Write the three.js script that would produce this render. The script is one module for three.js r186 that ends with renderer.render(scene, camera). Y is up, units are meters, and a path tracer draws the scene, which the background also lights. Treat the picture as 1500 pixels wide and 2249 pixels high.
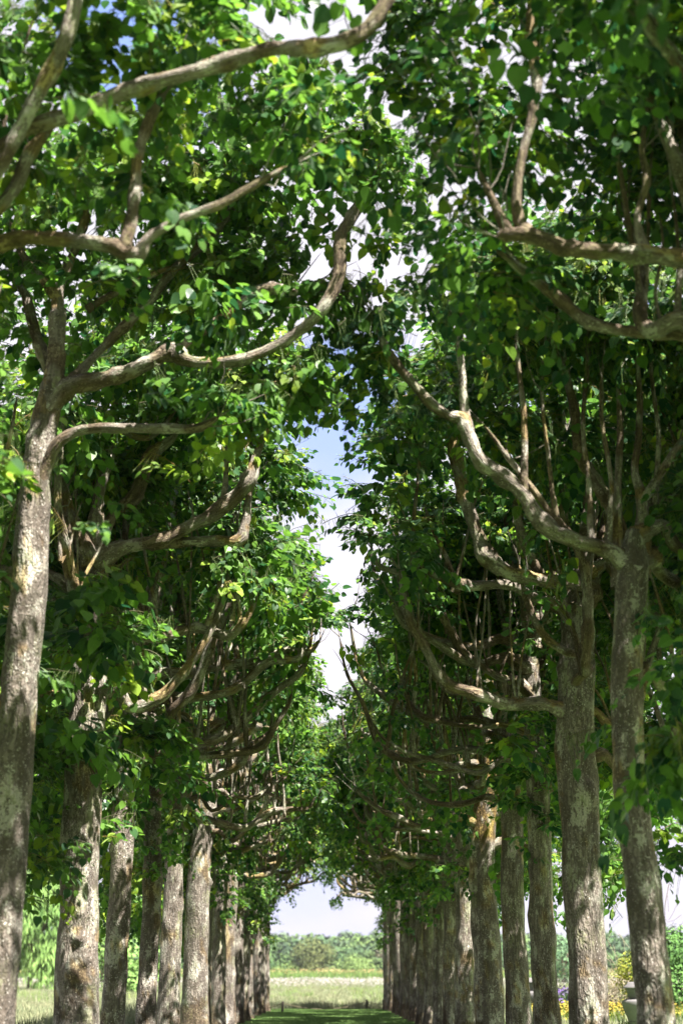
import * as THREE from 'three';
import { mergeGeometries } from 'three/addons/utils/BufferGeometryUtils.js';

// ---------------------------------------------------------------- camera, sky, sun, exposure
const scene = new THREE.Scene();
const camera = new THREE.PerspectiveCamera(39.6, 682 / 1024, 0.1, 3000);
camera.position.set(0, 0.89, 0);
camera.rotation.order = 'YXZ';
camera.rotation.set(0.3203, -0.0085, 0);
camera.focus = 16; camera.userData.fStop = 1.7;
camera.updateMatrixWorld(true); camera.updateProjectionMatrix();

const renderer = new THREE.WebGLRenderer({ antialias: true });
renderer.setSize(682, 1024);
renderer.toneMapping = THREE.LinearToneMapping;
renderer.toneMappingExposure = 4.9;
renderer.shadowMap.enabled = true;

const SUN = new THREE.Vector3(0.36, 0.86, 0.40).normalize();
const sun = new THREE.DirectionalLight(new THREE.Color(1, 0.95, 0.87), 5);
sun.position.copy(SUN).multiplyScalar(60).add(new THREE.Vector3(0, 0, -25));
sun.target.position.set(0, 0, -25);
sun.castShadow = true;
sun.shadow.mapSize.set(4096, 4096);
Object.assign(sun.shadow.camera, { left: -45, right: 45, top: 45, bottom: -45, near: 1, far: 160 });
sun.name = 'sun'; sun.target.name = 'sun_target';
scene.add(sun, sun.target);

// ---------------------------------------------------------------- random numbers and noise
let rs = 12345;
function seed(n) { rs = (n * 2654435761 + 97) >>> 0; for (let i = 0; i < 3; i++) rnd(); }
function rnd() { rs = (rs + 0x6D2B79F5) >>> 0; let t = rs; t = Math.imul(t ^ (t >>> 15), t | 1); t ^= t + Math.imul(t ^ (t >>> 7), t | 61); return ((t ^ (t >>> 14)) >>> 0) / 4294967296; }
const rr = (a, b) => a + (b - a) * rnd();
const gauss = () => (rnd() + rnd() + rnd() + rnd() - 2) * 1.0;
function hash3(x, y, z) { let h = Math.imul(x | 0, 374761393) ^ Math.imul(y | 0, 668265263) ^ Math.imul(z | 0, 2147483647 ^ 0x5bd1e995); h = Math.imul(h ^ (h >>> 13), 1274126177); return ((h ^ (h >>> 16)) >>> 0) / 4294967296; }
const sm = t => t * t * (3 - 2 * t);
function vnoise(x, y, z, px = 0, py = 0) {
  const xi = Math.floor(x), yi = Math.floor(y), zi = Math.floor(z), u = sm(x - xi), v = sm(y - yi), w = sm(z - zi);
  const wx = i => px ? ((i % px) + px) % px : i, wy = i => py ? ((i % py) + py) % py : i;
  const x0 = wx(xi), x1 = wx(xi + 1), y0 = wy(yi), y1 = wy(yi + 1);
  const l = (a, b, t) => a + (b - a) * t;
  return l(l(l(hash3(x0, y0, zi), hash3(x1, y0, zi), u), l(hash3(x0, y1, zi), hash3(x1, y1, zi), u), v),
    l(l(hash3(x0, y0, zi + 1), hash3(x1, y0, zi + 1), u), l(hash3(x0, y1, zi + 1), hash3(x1, y1, zi + 1), u), v), w);
}
function fbm(x, y, z, oct = 4, px = 0, py = 0) {
  let s = 0, a = 0.5, n = 0;
  for (let i = 0; i < oct; i++) { s += a * vnoise(x, y, z + i * 17.3, px, py); n += a; a *= 0.5; x *= 2; y *= 2; z *= 2; px *= 2; py *= 2; }
  return s / n;
}
const clamp = (x, a = 0, b = 1) => Math.min(b, Math.max(a, x));
const sstep = (a, b, x) => sm(clamp((x - a) / (b - a)));
const mix = (a, b, t) => a + (b - a) * t;
const mix3 = (a, b, t) => [mix(a[0], b[0], t), mix(a[1], b[1], t), mix(a[2], b[2], t)];

// ---------------------------------------------------------------- sky: air and clouds
{
  const w = 1024, h = 512, data = new Float32Array(w * h * 4);
  for (let j = 0; j < h; j++) for (let i = 0; i < w; i++) {
    const el = ((j + 0.5) / h - 0.5) * Math.PI, az = ((i + 0.5) / w - 0.5) * 2 * Math.PI;
    const y = Math.sin(el), x = Math.cos(el) * Math.cos(az), z = Math.cos(el) * Math.sin(az);
    const up = Math.max(y, 0);
    let c = mix3([0.185, 0.20, 0.28], [0.065, 0.115, 0.27], Math.pow(up, 0.55));
    const k = 1 / (up + 0.22), n = fbm(x * k * 1.5 + 11.3, z * k * 1.5 + 4.1, 2.7, 6), n2 = fbm(x * 5 + 3, y * 9, z * 5 + 8, 4);
    const hole = (a, e, s) => { const dx = (az + Math.PI / 2 - a) / s, dy = (el - e) / s; return Math.exp(-dx * dx - dy * dy); };
    const cover = sstep(0.30, 0.46, n * 0.8 + n2 * 0.2 - 0.3 * (hole(0.01, 0.40, 0.06) + hole(-0.1, 0.395, 0.05) + hole(-0.16, 0.62, 0.09) + hole(0.2, 0.42, 0.07)));
    const cl = mix3([0.198, 0.188, 0.215], [0.245, 0.234, 0.248], sstep(0.30, 0.55, n));
    c = mix3(c, cl, cover * 0.92);
    const hz = Math.exp(-up * 9);
    c = mix3(c, [0.188, 0.179, 0.215], hz * 0.85);
    if (y < 0) c = [0.10, 0.11, 0.08];
    data.set([c[0], c[1], c[2], 1], (j * w + i) * 4);
  }
  const t = new THREE.DataTexture(data, w, h, THREE.RGBAFormat, THREE.FloatType);
  t.mapping = THREE.EquirectangularReflectionMapping; t.magFilter = t.minFilter = THREE.LinearFilter; t.wrapS = THREE.RepeatWrapping; t.needsUpdate = true;
  scene.background = t; scene.environment = t;
}

// ---------------------------------------------------------------- helpers
const used = {};
function numbered(name) { const n = used[name] = (used[name] ?? -1) + 1; return n ? `${name}_${String(n).padStart(3, '0')}` : name; }
function thing(name, label, category, p = [0, 0, 0], group, kind) {
  const o = new THREE.Group(); o.name = numbered(name); o.position.set(...p); scene.add(o);
  o.userData = { label, category }; if (group) o.userData.group = group; if (kind) o.userData.kind = kind; return o;
}
function part(name, geo, mat, parent, kind) {
  const m = new THREE.Mesh(geo, mat); m.name = name; m.castShadow = m.receiveShadow = true; parent.add(m);
  if (kind) m.userData.kind = kind; return m;
}
function top(name, geo, mat, kind, label, category) {
  const m = part(numbered(name), geo, mat, scene, kind); if (label) m.userData.label = label; if (category) m.userData.category = category; return m;
}
const V = (x, y, z) => new THREE.Vector3(x, y, z);
const _v = V();
function at(px, py, d) {                                     // a point of the place: photo pixel and distance down the avenue
  _v.set(px / 1500 * 2 - 1, 1 - py / 2249 * 2, 0.5).unproject(camera).sub(camera.position);
  return camera.position.clone().addScaledVector(_v, d / -_v.z);
}
const PXM = 1 / 3291;                                         // metres per photo pixel per metre of distance

function tex(w, h, fn, srgb) {
  const data = new Uint8Array(w * h * 4);
  for (let j = 0; j < h; j++) for (let i = 0; i < w; i++) { const c = fn(i / w, j / h, i, j); for (let k = 0; k < 3; k++) data[(j * w + i) * 4 + k] = clamp(srgb ? Math.pow(clamp(c[k]), 1 / 2.2) : c[k]) * 255; data[(j * w + i) * 4 + 3] = 255; }
  const t = new THREE.DataTexture(data, w, h); t.wrapS = t.wrapT = THREE.RepeatWrapping; t.magFilter = THREE.LinearFilter; t.minFilter = THREE.LinearMipmapLinearFilter; t.generateMipmaps = true;
  if (srgb) t.colorSpace = THREE.SRGBColorSpace; t.needsUpdate = true; return t;
}

// ---------------------------------------------------------------- bark: one tile is 0.8 m round and 1.6 m high
function barkMaterial(k, lichen, dark, limb = 0) {
  const hgt = (u, v) => {
    const w = fbm(u * 8, v * 10, k + 3.1, 3, 8, 10) - 0.5;
    const f = Math.abs(fbm(u * 24 + w * 2.5, v * 12, k + 0.5, 3, 24, 12) - 0.5) * 2;
    const c = fbm(u * 60, v * 120, k + 9, 2, 60, 120);
    return limb ? clamp(0.1 + 0.55 * sstep(0.02, 0.4, f) + c * 0.5) : clamp(sstep(0.02, 0.30, f) * 0.62 + c * 0.5 - 0.06);
  };
  const N = 1024;
  const color = tex(N / 2, N, (u, v) => {
    const hh = hgt(u, v);
    let c = mix3(limb ? [0.075, 0.058, 0.043] : [0.075, 0.059, 0.046], [0.235, 0.198, 0.165], hh);
    const tone = fbm(u * 4, v * 8, k + 21, 4, 4, 8); c = c.map(x => x * mix(0.75, 1.2, tone));
    const l2 = fbm(u * 36, v * 72, k + 41, 3, 36, 72) - 0.5, l3 = vnoise(u * 120, v * 240, k + 43, 120, 240) - 0.5;
    const L = fbm(u * 6, v * 13, k + 31, 5, 6, 13);
    c = mix3(c, mix3([0.34, 0.34, 0.26], [0.46, 0.43, 0.38], tone), sstep(lichen, lichen + 0.06, L + l2 * 0.5 + l3 * 0.12) * 0.75);
    const G = fbm(u * 4, v * 6, k + 51, 4, 4, 6); c = mix3(c, [0.17, 0.18, 0.085], sstep(0.55, 0.63, G + l2 * 0.45 + l3 * 0.1) * 0.6);
    const D = fbm(u * 9, v * 7, k + 61, 5, 9, 7); c = mix3(c, [0.062, 0.046, 0.034], sstep(dark - 0.03, dark + 0.03, D + l2 * 0.5 + l3 * 0.15) * 0.8);
    const S = fbm(u * 12, v * 2, k + 81, 4, 12, 2); if (!limb) c = mix3(c, [0.07, 0.055, 0.045], sstep(0.58, 0.66, S + l2 * 0.3) * 0.6);
    const sp = vnoise(u * 80, v * 160, k + 71, 80, 160); c = mix3(c, [0.56, 0.52, 0.47], sstep(0.74, 0.86, sp) * 0.55 * sstep(0.3, 0.6, tone + l2));
    return c;
  }, true);
  const bump = tex(N / 2, N, (u, v) => { const x = hgt(u, v); return [x, x, x]; });
  return new THREE.MeshStandardMaterial({ map: color, bumpMap: bump, bumpScale: limb ? 0.008 : 0.012, roughness: 0.95, vertexColors: true, name: 'bark' });
}
const BARK = [barkMaterial(1, 0.50, 0.57), barkMaterial(101, 0.53, 0.58), barkMaterial(201, 0.54, 0.55)], LIMBBARK = barkMaterial(301, 0.57, 0.60, 1);

// ---------------------------------------------------------------- trunks and limbs as tubes
// path: [{p: Vector3, r}], returns a closed tapering tube with lumps; moss(p, normal) -> 0..1
const MOSS = [0.95, 0.68, 0.17], OLD = [0.46, 0.35, 0.22];
function tube(path, { seg = 10, step = 0.1, lump = 0.06, flute = 0, sd = 0, moss = null, bumps = [] } = {}) {
  const curve = new THREE.CatmullRomCurve3(path.map(q => q.p), false, 'centripetal');
  const len = curve.getLength(), n = Math.max(3, Math.ceil(len / step)), pos = [], nor = [], uv = [], col = [], idx = [];
  const m = path.length - 1;
  let nrm = V(), prevT = null; const b = V(), q = new THREE.Quaternion(), tan = V();
  const rad = t => { const f = t * m, i = Math.min(m - 1, Math.floor(f)); return mix(path[i].r, path[i + 1].r, f - i); };
  const circ0 = 0.8 / Math.max(1, Math.round(0.8 / (2 * Math.PI * Math.max(path[0].r, 0.015)))); // whole tiles round
  const reps = Math.max(1, Math.round(2 * Math.PI * path[0].r / 0.8 * 4)) / 4 >= 1 ? Math.max(1, Math.round(2 * Math.PI * path[0].r / 0.8)) : 0.25 * Math.max(1, Math.round(2 * Math.PI * path[0].r / 0.8 * 4));
  let vlen = hash3(sd, 3, 9) * 1.6, last = null;
  for (let i = 0; i <= n; i++) {
    const t = i / n, c = curve.getPoint(t); curve.getTangent(t, tan);
    if (!prevT) { nrm.set(0, 0, 1); if (Math.abs(tan.z) > 0.9) nrm.set(1, 0, 0); nrm.addScaledVector(tan, -nrm.dot(tan)).normalize(); }
    else { q.setFromUnitVectors(prevT, tan); nrm.applyQuaternion(q).addScaledVector(tan, -nrm.dot(tan)).normalize(); }
    prevT = tan.clone(); b.crossVectors(tan, nrm);
    if (last) vlen += c.distanceTo(last); last = c.clone();
    const r0 = rad(t);
    for (let j = 0; j <= seg; j++) {
      const a = (j % seg) / seg * 2 * Math.PI, ca = Math.cos(a), sa = Math.sin(a);
      const dx = nrm.x * ca + b.x * sa, dy = nrm.y * ca + b.y * sa, dz = nrm.z * ca + b.z * sa;
      const k = 2.2 / Math.max(r0, 0.04) * 0.35;
      let r = r0 * (1 + lump * 2 * (fbm(c.x * k + dx + sd, c.y * k * 0.6 + dy, c.z * k + dz + sd, 3) - 0.5) * 2);
      if (flute) r *= 1 + flute * (Math.cos(3 * a + sd + c.y * 0.5) * 0.5 + Math.cos(5 * a + sd * 2 - c.y * 0.7) * 0.4);
      for (const B of bumps) { const e = Math.hypot(c.x + dx * r0 - B.p.x, (c.y + dy * r0 - B.p.y) * (B.sy || 1), c.z + dz * r0 - B.p.z) / B.s; if (e < 2.2) r += B.h * Math.exp(-e * e * 1.6) * (1 + 0.5 * (vnoise(c.y * 40, a * 6, sd) - 0.5)); }
      if (i === n) r *= 0.15;
      const x = c.x + dx * r, y = c.y + dy * r, z = c.z + dz * r;
      pos.push(x, y, z); nor.push(dx, dy, dz); uv.push(j / seg * reps, vlen / 1.6);
      let tint = [1, 1, 1]; if (moss) { const w = moss(x, y, z, dy); tint = mix3(tint, w < 0 ? OLD : MOSS, Math.abs(w)); }
      col.push(...tint);
    }
  }
  for (let i = 0; i < n; i++) for (let j = 0; j < seg; j++) { const a = i * (seg + 1) + j, d = a + seg + 1; idx.push(a, a + 1, d, a + 1, d + 1, d); }
  const g = new THREE.BufferGeometry();
  g.setAttribute('position', new THREE.Float32BufferAttribute(pos, 3)); g.setAttribute('normal', new THREE.Float32BufferAttribute(nor, 3));
  g.setAttribute('uv', new THREE.Float32BufferAttribute(uv, 2)); g.setAttribute('color', new THREE.Float32BufferAttribute(col, 3)); g.setIndex(idx);
  g.computeVertexNormals();
  const N = g.attributes.normal;                             // close the seam
  for (let i = 0; i <= n; i++) { const a = i * (seg + 1), e = a + seg; _v.set(N.getX(a) + N.getX(e), N.getY(a) + N.getY(e), N.getZ(a) + N.getZ(e)).normalize(); N.setXYZ(a, _v.x, _v.y, _v.z); N.setXYZ(e, _v.x, _v.y, _v.z); }
  return g;
}

// ---------------------------------------------------------------- leaves
const leafMap = tex(64, 64, (u, v) => {
  const x = Math.abs(u - 0.5), rib = Math.exp(-x * x * 2500), s = ((v * 6 - x * 5) % 1 + 1) % 1, vein = Math.exp(-Math.pow((s - 0.5) * 9, 2)) * 0.5;
  const n = fbm(u * 9, v * 9, 4, 3); const k = 0.82 + 0.22 * n + 0.22 * Math.max(rib, vein); return [k, k, k * 0.95].map(q => q * 0.95);
}, true);
const LEAF = new THREE.MeshPhysicalMaterial({ name: 'leaf', map: leafMap, color: new THREE.Color().setRGB(1, 1, 1), roughness: 0.97, transmission: 0.55, thickness: 0, clearcoat: 0.42, clearcoatRoughness: 0.3, specularIntensity: 0.25, vertexColors: true, side: THREE.DoubleSide });
// a heart-shaped leaf of length 1, stalk at the origin, tip along +x, face up; folded on its midrib and drooping
function leafShape(w = 0.46, fold = 0.12, droop = 0.18) {
  const o = [[0, 0], [-0.06, 0.22], [0.12, 0.42], [0.36, 0.46], [0.62, 0.33], [0.84, 0.13], [1, 0]];
  const p = [], uv = [], idx = [], yy = (x, z) => Math.abs(z) * fold * 2 - droop * x * x - 0.12 * z * z * 3;
  for (const s of [1, -1]) {
    const b = p.length / 3;
    for (const [x, z] of o) { const zz = z * s * w / 0.46; p.push(x, yy(x, zz), zz); uv.push(0.5 + z * s, clamp(x)); }
    for (const x of [0.12, 0.36, 0.62, 0.84]) { p.push(x, yy(x, 0), 0); uv.push(0.5, x); }
    const c = b + 7, T = [[0, 1, c], [1, 2, c], [2, c + 1, c], [2, 3, c + 1], [3, c + 2, c + 1], [3, 4, c + 2], [4, c + 3, c + 2], [4, 5, c + 3], [5, 6, c + 3]];
    for (const [i, j, k] of T) { const f = i => i >= c ? i : b + i; s > 0 ? idx.push(f(i), f(j), f(k)) : idx.push(f(i), f(k), f(j)); }
  }
  const g = new THREE.BufferGeometry(); g.setAttribute('position', new THREE.Float32BufferAttribute(p, 3)); g.setAttribute('uv', new THREE.Float32BufferAttribute(uv, 2)); g.setIndex(idx); g.computeVertexNormals(); return g;
}
function tint(g, c) { const n = g.attributes.position.count, a = new Float32Array(n * 3); for (let i = 0; i < n; i++) a.set(c, i * 3); g.setAttribute('color', new THREE.BufferAttribute(a, 3)); return g; }
const shapes = [leafShape(0.44, 0.1, 0.12), leafShape(0.5, 0.16, 0.25), leafShape(0.4, 0.06, 0.3), leafShape(0.47, 0.2, 0.05)];
function leafColor() {
  const q = rnd();
  if (q < 0.05) return mix3([0.24, 0.40, 0.035], [0.34, 0.44, 0.045], rnd());
  return mix3([0.013, 0.070, 0.030], [0.180, 0.365, 0.040], Math.pow(rnd(), 1.35));
}
// a spray: a twig with alternate leaves; returns {leaves: [{m: Matrix4, s: shape, c: colour}], geo}
function makeSpray(nl, L, size, hang) {
  const leaves = [], parts = [], m = new THREE.Matrix4(), q = new THREE.Quaternion(), e = new THREE.Euler();
  for (let i = 0; i < nl; i++) {
    const t = nl > 1 ? i / (nl - 1) : 1, s = i % 2 ? 1 : -1;
    const px = L * t + rr(-0.02, 0.02), py = L * (0.25 * t - hang * t * t) + rr(-0.03, 0.03), pz = s * rr(0.015, 0.05) + rr(-0.05, 0.05);
    e.set(rr(-0.55, 0.55), s * -rr(0.5, 1.35) * (1 - 0.6 * t) + rr(-0.3, 0.3), -rr(0.05, 1.15), 'YZX'); q.setFromEuler(e);
    const sc = size * rr(0.55, 1.3) * (1 - 0.25 * t); m.compose(V(px, py, pz), q, V(sc, sc, sc));
    const L1 = { m: m.clone(), s: Math.floor(rnd() * 4), c: leafColor() }; leaves.push(L1);
    parts.push(tint(shapes[L1.s].clone().applyMatrix4(L1.m), L1.c));
    const stalk = new THREE.TubeGeometry(new THREE.LineCurve3(V(L * t, L * 0.13 * t, 0), V(px, py, pz)), 1, 0.0016, 3); parts.push(tint(stalk, [0.16, 0.24, 0.05]));
  }
  const tw = [], wcol = [0.14, 0.13, 0.06];
  const twig = new THREE.TubeGeometry(new THREE.CatmullRomCurve3([V(-0.05, -0.02, 0), V(L * 0.35, L * 0.1, 0.02), V(L * 0.7, L * 0.1, -0.02), V(L, L * 0.05, 0)]), 6, 0.0032, 3); tw.push(tint(twig, wcol));
  return { leaves, geo: mergeGeometries([...parts, ...tw]) };
}
seed(7);
const SPRAYS = Array.from({ length: 6 }, (_, i) => makeSpray(19, rr(0.28, 0.38), 0.09, rr(0.3, 0.9)));
const LEAFGEO = [];                                            // single leaves: 4 shapes x 6 tones
for (let s = 0; s < 4; s++) for (let k = 0; k < 6; k++) LEAFGEO.push(tint(shapes[s].clone(), leafColor()));

// ---------------------------------------------------------------- ground
const groundY = (x, z) => {
  const d = -z; let y = 1.25 * sstep(58, 230, d) + (x > 0 ? -0.004 : 0.002) * Math.min(Math.abs(x), 40) * sstep(50, 90, d) * 0.6;
  y += sstep(270, 640, Math.hypot(x, z)) * sstep(60, 260, d) * (8.6 + 2.6 * (fbm(x * 0.008 + 5, z * 0.004, 1, 3) - 0.5) * 2);
  return y;
};
{
  const xs = [], zs = [];
  for (let i = -40; i <= 40; i++) xs.push(Math.sign(i) * (Math.abs(i) * 1.2 + Math.pow(Math.abs(i) / 40, 3.2) * 1400));
  for (let i = 0; i <= 130; i++) zs.push(30 - i * 2.0 - Math.pow(Math.max(0, i - 45) / 85, 3) * 1250);
  const p = [], uv = [], idx = [];
  for (const z of zs) for (const x of xs) { p.push(x, groundY(x, z), z); uv.push(x / 6, z / 6); }
  const w = xs.length; for (let j = 0; j < zs.length - 1; j++) for (let i = 0; i < w - 1; i++) { const a = j * w + i; idx.push(a, a + 1, a + w, a + 1, a + w + 1, a + w); }
  const g = new THREE.BufferGeometry(); g.setAttribute('position', new THREE.Float32BufferAttribute(p, 3)); g.setAttribute('uv', new THREE.Float32BufferAttribute(uv, 2)); g.setIndex(idx); g.computeVertexNormals();
  const map = tex(512, 512, (u, v) => { const a = fbm(u * 6, v * 6, 3, 5, 6, 6), b = fbm(u * 64, v * 64, 8, 2, 64, 64); return mix3(mix3([0.165, 0.18, 0.085], [0.26, 0.25, 0.14], sstep(0.35, 0.65, a)), [0.12, 0.17, 0.04], sstep(0.5, 0.75, b) * 0.7); }, true);
  top('ground', g, new THREE.MeshStandardMaterial({ map, roughness: 1, name: 'meadow' }), 'structure');
}
{
  const g = new THREE.PlaneGeometry(16, 62, 32, 124); g.rotateX(-Math.PI / 2).translate(0, 0, -22.6);
  const P = g.attributes.position, U = g.attributes.uv;
  for (let i = 0; i < P.count; i++) { const x = P.getX(i), z = P.getZ(i); P.setY(i, 0.006 + 0.012 * fbm(x * 2, z * 2, 5, 2)); U.setXY(i, x / 2, z / 2); }
  g.computeVertexNormals();
  const map = tex(512, 512, (u, v) => { const a = fbm(u * 8, v * 8, 33, 4, 8, 8), b = fbm(u * 90, v * 90, 18, 2, 90, 90); return mix3(mix3([0.075, 0.15, 0.035], [0.13, 0.22, 0.055], a), [0.18, 0.26, 0.08], sstep(0.55, 0.8, b) * 0.6); }, true);
  top('lawn', g, new THREE.MeshStandardMaterial({ map, bumpMap: map, bumpScale: 0.02, roughness: 1, name: 'mown grass' }), 'structure');
}

// ---------------------------------------------------------------- lime trees
const frustum = new THREE.Frustum().setFromProjectionMatrix(new THREE.Matrix4().multiplyMatrices(camera.projectionMatrix, camera.matrixWorldInverse));
// places kept free of leaves: in front of the bare near limbs, along shafts where the sun reaches a trunk, and the openings of the canopy
const BARE = [], SHAFTS = [], OPEN = [];
const toPx = p => { _v.copy(p).project(camera); return [(_v.x + 1) * 750, (1 - _v.y) * 1124.5]; };
function keepFree(w) {
  const [x, y] = toPx(w), dist = -w.z;
  for (const b of BARE) {
    if (dist > b.d + 0.05) continue;
    const dx = b.x1 - b.x0, dy = b.y1 - b.y0, k = clamp(((x - b.x0) * dx + (y - b.y0) * dy) / (dx * dx + dy * dy));
    if (Math.hypot(x - b.x0 - k * dx, y - b.y0 - k * dy) < b.r + (dist < 8 ? 0.20 : 0.10) / PXM / dist) return rnd() < (dist < 8 ? 0.975 : 0.95);
  }
  if (dist < 5.6 && x < 760 && x > -60 && y < 2249) return rnd() < 0.85;
  for (const s of SHAFTS) { const q = _v.copy(w).sub(s.p), a = q.dot(SUN); if (a > 0 && q.addScaledVector(SUN, -a).length() < s.r + 0.30) return true; }
  for (const o of OPEN) { const ex = (x - o[0]) / o[2], ey = (y - o[1]) / o[3]; if (ex * ex + ey * ey < 0.75 + 0.6 * vnoise(x * 0.03, y * 0.03, dist)) return true; }
  return false;
}
function bare(pts, d) { for (let i = 0; i < pts.length - 1; i++) BARE.push({ x0: pts[i][0], y0: pts[i][1], x1: pts[i + 1][0], y1: pts[i + 1][1], r: Math.max(pts[i][2], pts[i + 1][2]), d: Math.max(pts[i][3] ?? d, pts[i + 1][3] ?? d) }); }
function limb3(pts, d0, base) { return pts.map(([x, y, r, dd = 0]) => { const d = d0 + dd; return { p: at(x, y, d).sub(base), r: r * d * PXM * (d < 8 ? 0.88 : 0.95) }; }); }

function limeTree(T) {
  const { side, px, d, r, label, sd } = T, inn = -side;
  seed(sd * 13 + 5);
  const x0 = T.x ?? (at(px, 2200, d).x), base = V(x0, 0, -d), near = d < 14, mid = d < 26;
  const t = thing('lime_tree', label, 'tree', [base.x, 0, base.z], 'pleached lime trees of the avenue');
  const bark = BARK[sd % 3], lbark = LIMBBARK;
  const tips = [];
  // trunk
  const Ht = T.top ?? rr(4.2, 4.9);
  const wob = () => rr(-0.035, 0.035);
  let path = T.trunk ? T.trunk.map(([x, y, rp]) => ({ p: at(x, y, d).sub(base), r: rp * d * PXM })) : [{ p: V(0, 0.9, 0), r: r }, { p: V(wob(), 1.8, wob()), r: r * 0.96 }, { p: V(wob(), 2.8, wob()), r: r * 0.92 }, { p: V(wob() * 2, 3.6, wob() * 2), r: r * 0.85 }, { p: V(wob() * 2, Ht, wob() * 2), r: r * 0.5 }];
  const b0 = path[0].p; path = [{ p: V(b0.x * 0.9, -0.06, b0.z), r: r * 1.55 }, { p: V(b0.x, 0.12, b0.z), r: r * 1.28 }, { p: V(b0.x, 0.35, b0.z), r: r * 1.1 }, ...path.filter(q => q.p.y > 0.5)];
  const mossH = T.mossBase ?? rr(0.25, 0.5);
  const mossFn = (x, y, z) => {
    const n = fbm(x * 5 + sd, y * 4, z * 5, 4), m = fbm(x * 22, y * 22, z * 22 + sd, 2) - 0.5;
    if (y < 1.2 && n + m * 0.35 > 0.40 + (y / mossH - 0.6) * 0.22) return -0.85;
    for (const [a, b2] of T.mossAt ?? []) if (y > a && y < b2 && n + m * 0.5 > 0.36) return 0.9;
    return n + m * 0.3 > 0.66 ? 0.55 : 0;
  };
  const trunkAt = y => { let i = 0; while (i < path.length - 2 && path[i + 1].p.y < y) i++; const k = clamp((y - path[i].p.y) / (path[i + 1].p.y - path[i].p.y)); return { p: path[i].p.clone().lerp(path[i + 1].p, k), r: mix(path[i].r, path[i + 1].r, k) }; };
  const bumps = []; for (let i = 0; i < (T.knobs ?? 4); i++) { const y = rr(0.6, 3.6), q = trunkAt(y), a = rr(0, 6.28); bumps.push({ p: q.p.clone().add(V(Math.cos(a) * q.r, 0, Math.sin(a) * q.r)), s: rr(0.05, 0.11), h: rr(0.015, 0.05) }); }
  for (const B of T.bumps ?? []) bumps.push({ p: at(B[0], B[1], d - r).sub(base), s: B[2], h: B[3] });
  part('trunk', tube(path, { seg: near ? 36 : mid ? 24 : 16, step: near ? 0.035 : mid ? 0.06 : 0.12, lump: 0.07, flute: 0.07, sd, moss: mossFn, bumps }), bark, t);
  // limbs
  const ls = near ? 12 : mid ? 9 : 7, lstep = near ? 0.045 : mid ? 0.07 : 0.1;
  const limbMoss = (x, y, z, ny) => { const n = fbm(x * 3 + sd, y * 3, z * 3, 3); return n + ny * 0.06 > 0.63 ? 0.7 : n < 0.47 ? -0.85 * sstep(0.47, 0.42, n) : 0; };
  let li = 0;
  function addLimb(path, shoots = [], extra = []) {
    li++;
    for (let i = 1; i < path.length - 1; i++) if (rnd() < 0.55) path[i].r *= rr(1.05, 1.35);
    const gs = [tube(path, { seg: ls, step: lstep, lump: 0.17, sd: sd * 7 + li, bumps: path.slice(2, -2).filter(() => rnd() < 0.6).map(q => ({ p: q.p.clone().add(V(rr(-1, 1) * q.r, rr(-1, 1) * q.r, rr(-1, 1) * q.r)), s: q.r * 1.5, h: q.r * rr(0.2, 0.6) })), moss: limbMoss })];
    for (const s of [...shoots, ...extra]) gs.push(tube(s, { seg: Math.max(5, ls - 4), step: lstep * 1.6, lump: 0.08, sd: sd * 5 + li, moss: limbMoss }));
    const tipP = path[path.length - 1].p, dirP = tipP.clone().sub(path[path.length - 2].p).normalize(), tr = Math.max(0.006, path[path.length - 1].r * 0.45);
    for (let i = 0; i < (near ? 5 : mid ? 3 : 0); i++) { const o = path[path.length - (i % 2 ? 2 : 1)].p, L = rr(0.25, 0.6), dv = dirP.clone().multiplyScalar(0.7).add(V(gauss() * 0.7, 0.35 + gauss() * 0.5, gauss() * 0.7)).normalize(); gs.push(tube([{ p: o.clone(), r: tr }, { p: o.clone().addScaledVector(dv, L * 0.4).add(V(wob(), wob(), wob())), r: tr * 0.75 }, { p: o.clone().addScaledVector(dv, L * 0.75).add(V(wob(), wob() + 0.03, wob())), r: tr * 0.55 }, { p: o.clone().addScaledVector(dv, L).add(V(0, 0.07, 0)), r: tr * 0.3 }], { seg: 4, step: 0.12, lump: 0.05, sd: li })); if (near && rnd() < 0.6) tips.push([o.clone().addScaledVector(dv, L), 0]); }
    part('limb', mergeGeometries(gs), lbark, t);
    tips.push([path[path.length - 1].p, 1]); for (const s of shoots) tips.push([s[s.length - 1].p, 0]);
  }
  function shoot(p, h, r0, lean) {
    const q = V(lean.x, 0, lean.z);
    return [{ p: p.clone(), r: r0 * 1.25 }, { p: p.clone().add(V(q.x * 0.2 + wob(), h * 0.35, q.z * 0.2 + wob())), r: r0 }, { p: p.clone().add(V(q.x * 0.5 + wob(), h * 0.7, q.z * 0.5 + wob())), r: r0 * 0.8 }, { p: p.clone().add(V(q.x * 0.8, h, q.z * 0.8)), r: r0 * 0.5 }];
  }
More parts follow.
